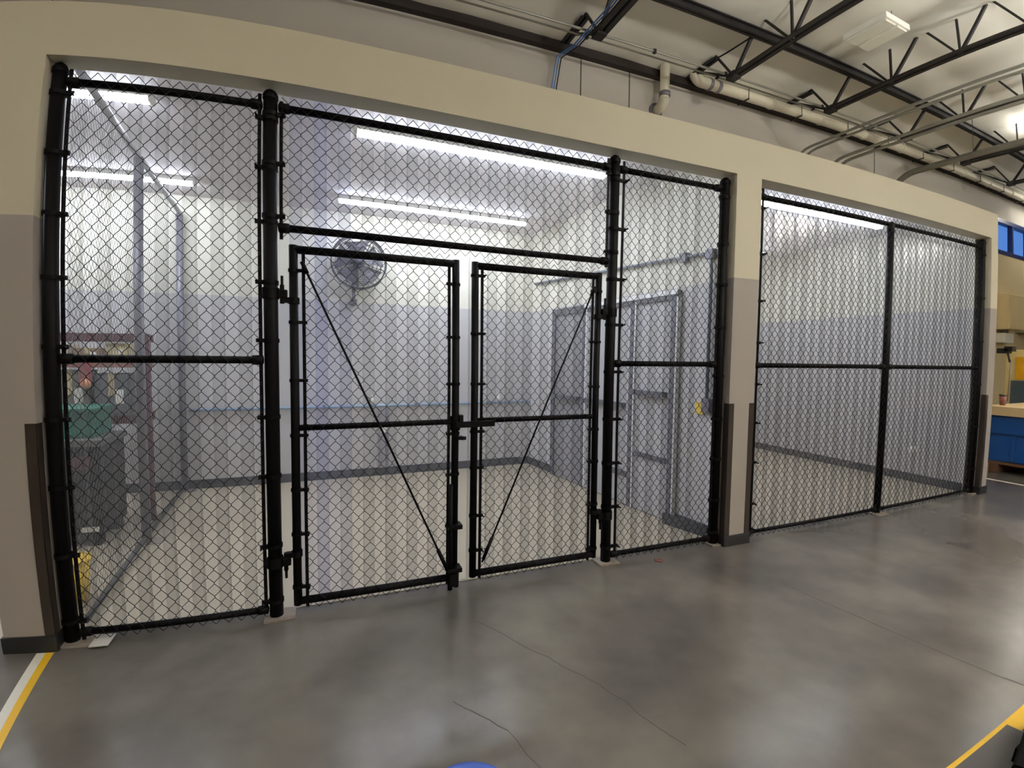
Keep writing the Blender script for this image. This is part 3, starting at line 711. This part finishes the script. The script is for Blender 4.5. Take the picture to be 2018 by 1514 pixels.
# hall lights
def bay(x, y, lit, label, hx=.3, hy=.6, drop=0):
    t = thing('bay_light', (x, y, 5.75-drop), label, 'light', 'hall bay lights')
    q = MB(); q.box(x-hx, y-hy, 5.76-drop, x+hx, y+hy, 5.84-drop, .01); q.build('housing', M_white, t)
    for k in (-1, 1):
        MB().box(x+k*hx*.48-hx*.4, y-hy+.03, 5.735-drop, x+k*hx*.48+hx*.4, y+hy-.03, 5.762-drop, .004).build('lens', M_bay if lit else M_unlit, t)
    if lit: MB().box(x-hx+.06, y-hy+.06, 5.838-drop, x+hx-.06, y+hy-.06, 5.848-drop).build('added_uplight', M_uplight, t)  # glowing top added to brighten roof and upper wall
    for e in (-hy+.08, hy-.08): MB().tube([(x, y+e, 5.84-drop), (x, y+e, 6.02)], .004, 6).build('hanger', M_steel, t)
bay(7.85, 1.0, False, 'unlit white light box hanging between the second and third joist', .26, .30)
bay(13.0, .75, True, 'glowing bay light near the fifth joist', .2, .35)
bay(18.6, 2.4, True, 'small glowing bay light far off above the high window', .2, .35)
for x, y, lb in ((-1.6, -4.4, 'added unseen bay light behind the camera, left'), (5.2, -3.4, 'added unseen bay light over the hall floor, in front of the middle pier'), (9.8, -3.4, 'added unseen bay light over the hall floor, in front of the far fence'),
                 (9.8, -8.5, 'added unseen bay light at the far side of the hall, right'), (5.2, -8.5, 'added unseen bay light at the far side of the hall, middle'),
                 (14.5, -4.0, 'added unseen bay light over the far right of the hall')):
    bay(x, y, True, lb, *((.2, .4) if x < 0 else (.3, .6)), drop=1.5)  # unseen lamps added to light the hall, hung low to brighten the roof

# ------------------------------------------------------------------ floor tape, mat, odds and ends
def flat(name, pts, m, label, cat, z=.0012):
    q = MB(); lo = [q.bm.verts.new((x, y, 0.0002)) for x, y in pts]; hi = [q.bm.verts.new((x, y, z)) for x, y in pts]
    q.bm.faces.new(hi); n = len(pts)
    for i in range(n): q.bm.faces.new((lo[i], lo[(i+1) % n], hi[(i+1) % n], hi[i]))
    return tag(q.build(name, m), label, cat)
flat('floor_tape', [(-.100, -.016), (.150, -2.4), (.200, -2.4), (-.054, -.016)], M_white_tape, 'white floor tape beside the yellow one, ending at the near pier', 'tape')
flat('floor_tape', [(-.054, -.016), (.200, -2.4), (.236, -2.4), (-.013, -.016)], M_yellow_tape, 'yellow floor tape beside the white one, ending at the near pier', 'tape')
flat('floor_tape', [(2.8, -2.145), (9, -2.145), (9, -2.06), (2.8, -2.06)], M_yellow_tape, 'yellow floor tape running along the hall, partly under a grey mat', 'tape')
flat('floor_tape', [(9.49, -9), (9.55, -9), (9.55, 3.2), (9.49, 3.2)], M_white_tape, 'white floor tape in front of the blue bin', 'tape')
flat('floor_mat', [(2.6, -2.9), (3.98, -2.9), (3.955, -2.082), (2.6, -2.084)], mat('grey rubber mat', srgb(72, 68, 68), .55, var=.12), 'thin grey floor mat lying over the yellow tape', 'mat', .006)
tc_ = thing('tool_case', (3.8, -2.43, 0), 'black case standing on the grey floor mat beside the yellow tape', 'case')
M_case = mat('matt black plastic', (0.004, 0.004, 0.004, 1), .8, var=.2, spec=.05)
def prism(pts, z0, z1):
    q = MB(); lo = [q.bm.verts.new((x, y, z0)) for x, y in pts]; hi = [q.bm.verts.new((x, y, z1)) for x, y in pts]; n = len(pts)
    q.bm.faces.new(lo[::-1]); q.bm.faces.new(hi)
    for i in range(n): q.bm.faces.new((lo[i], lo[(i+1) % n], hi[(i+1) % n], hi[i]))
    bmesh.ops.bevel(q.bm, geom=q.bm.edges[:], offset=.008, segments=2, affect='EDGES')
    return q
prism([(3.40, -2.315), (4.02, -2.148), (4.14, -2.58), (3.52, -2.74)], .0065, .15).build('body', M_case, tc_)
prism([(3.395, -2.31), (4.025, -2.143), (4.145, -2.585), (3.515, -2.745)], .15, .2).build('lid', M_case, tc_)
for t_ in (.25, .75):
    x, y = 3.40+.62*t_, -2.315+.167*t_
    MB().box(x-.02, y-.004, .12, x+.02, y+.012, .18, .003).build('latch', M_case, tc_)
lid = thing('round_lid', (1.785, -1.446, 0), 'blue round plastic lid lying on the floor at the bottom edge', 'lid')
MB().lathe([(0, .0), (.17, .0), (.175, .004), (.172, .016), (.15, .018), (.145, .012), (0, .012)], (1.785, -1.446, 0), n=40).build('disc', mat('blue plastic lid', srgb(70, 100, 190), .4), lid)
MB().tube([(1.73, -1.446, .016), (1.74, -1.446, .03), (1.83, -1.446, .03), (1.84, -1.446, .016)], .006, 8).build('grip', mat('blue plastic grip', srgb(70, 100, 190), .4), lid)
ds = MB(); ds.lathe([(0, 0), (.035, 0), (.03, .004), (0, .006)], (3.69, -.03, .0), n=9)
tag(ds.build('paint_chip', mat('dark red chip', srgb(84, 42, 36), .7)), 'dark red chip on the floor before the narrow fence panel', 'chip')
pc = MB(); pc.box(.155, -.02, 0.012, .25, .10, .02, .003)
tag(pc.build('paper_scrap', mat('white scrap', srgb(190, 186, 182), .7)), 'white paper scrap on the floor at the foot of the far left post', 'paper')

# ------------------------------------------------------------------ far right end of the hall
M_bin = mat('blue plastic bin', srgb(14, 70, 140), .35, var=.1)
bb = thing('blue_bin', (10.7, -.3, 0), 'large blue plastic bin on a wooden pallet beyond the enclosure', 'bin')
MB().box(10.1, -1.4, .17, 11.3, .62, .60, .02).build('body', M_bin, bb)
MB().box(10.06, -1.4, .56, 11.3, .66, .82, .02).build('rim', M_bin, bb)
for y in (.3, -.4, -1.1): MB().box(10.085, y-.03, .2, 10.11, y+.03, .58, .004).build('rib', M_bin, bb)
M_wood = mat('brown pallet wood', srgb(92, 62, 44), .8, var=.2, scale=9)
pl = thing('wooden_pallet', (10.7, -.3, 0), 'brown wooden pallet under the blue bin', 'pallet')
q = MB()
for x in (10.08, 10.5, 10.9): q.box(x, -1.45, .13, x+.3, .64, .165, .003)
q.build('deck_board', M_wood, pl)
for y in (.52, -.4, -1.35): MB().box(10.08, y-.06, 0, 11.3, y+.06, .13, .003).build('runner', M_wood, pl)
tt = thing('table_board', (10.7, -.3, .9), 'beige board lying across the top of the blue bin', 'board')
MB().box(10.0, -1.5, .825, 11.4, .66, .955, .008).build('board', mat('beige board', srgb(224, 196, 150), .5, var=.05), tt)
mc = thing('machine_cabinet', (12.3, .4, 0), 'cream machine cabinet standing behind the blue bin', 'cabinet')
MB().box(12.0, -1.5, .05, 13.0, 1.19, 1.80, .01).build('body', mat('cream machine paint', srgb(222, 200, 140), .5), mc)
MB().box(11.985, -.6, 1.30, 12.0, 1.03, 1.68, .003).build('panel', mat('yellow panel', srgb(226, 168, 20), .5), mc)
MB().box(11.985, -.6, .86, 12.0, 1.09, 1.28, .003).build('screen', mat('grey screen', srgb(70, 82, 90), .3), mc)
for y in (1.1, -1.4): MB().box(12.05, y-.05, 0, 12.95, y+.05, .05).build('foot', M_base, mc)
ma = thing('monitor_arm', (11.2, .85, 1.6), 'black camera on a thin stand in the gap behind the end pier', 'camera')
MB().box(11.15, .84, 1.72, 11.3, 1.0, 1.80, .006).box(11.15, .78, 1.75, 11.3, .9, 1.83, .006).build('head', M_base, ma)
MB().tube([(11.22, .87, 1.74), (11.24, .84, 1.58)], .016, 8).build('neck', M_base, ma)
MB().tube([(11.28, .84, 1.62), (11.28, .86, .955)], .008, 8).build('stand', M_galv, ma)
MB().box(11.2, .8, 0.01, 11.4, 1.0, .03).tube([(11.28, .86, .03), (11.28, .86, .96)], .012, 8).build('pole', M_galv, ma)
cup = thing('cup', (10.3, .54, .955), 'small brown cup standing on the beige board', 'cup')
MB().lathe([(0, 0), (.035, 0), (.045, .14), (.04, .14), (.03, .01), (0, .01)], (10.3, .55, .955), n=20).build('body', mat('brown cup', srgb(122, 72, 58), .5), cup)
MB().lathe([(.046, .135), (.049, .135), (.049, .155), (0, .158)], (10.3, .55, .955), n=20).build('lid', mat('dark cup lid', srgb(44, 34, 34), .5), cup)
eb = thing('wall_cabinet', (17.4, 3.2, 2.43), 'plain beige box mounted on the far beige wall under the window', 'cabinet')
MB().box(16.7, 2.95, 2.43, 17.62, 3.27, 3.30, .01).build('body', mat('beige enclosure', srgb(224, 204, 158), .5), eb)
MB().box(16.72, 2.935, 2.45, 17.60, 2.95, 3.28, .004).build('door', mat('beige cabinet door', srgb(224, 204, 158), .5), eb)
MB().box(16.75, 3.05, 2.10, 17.3, 3.27, 2.34, .01).build('lower_box', M_white, eb)
MB().box(16.95, 3.08, 2.33, 17.05, 3.2, 2.44).build('nipple', M_galv, eb)
ep = thing('control_panel', (18.5, 3.2, 2.45), 'grey green control panel with knobs on the far wall beside the beige box', 'panel')
MB().box(17.92, 3.0, 2.40, 19.2, 3.262, 3.30, .01).build('body', mat('grey green panel', srgb(168, 166, 130), .5), ep)
for x, z in ((18.05, 3.05), (18.0, 2.8), (18.05, 2.52), (18.3, 2.52)):
    MB().lathe([(0, 0), (.05, 0), (.05, .04), (0, .045)], (x, 3.0, z), (0, -1, 0), 14).build('knob', M_base, ep)
MB().box(17.98, 2.98, 2.42, 19.1, 3.0, 2.46).build('trim_bar', M_base, ep)
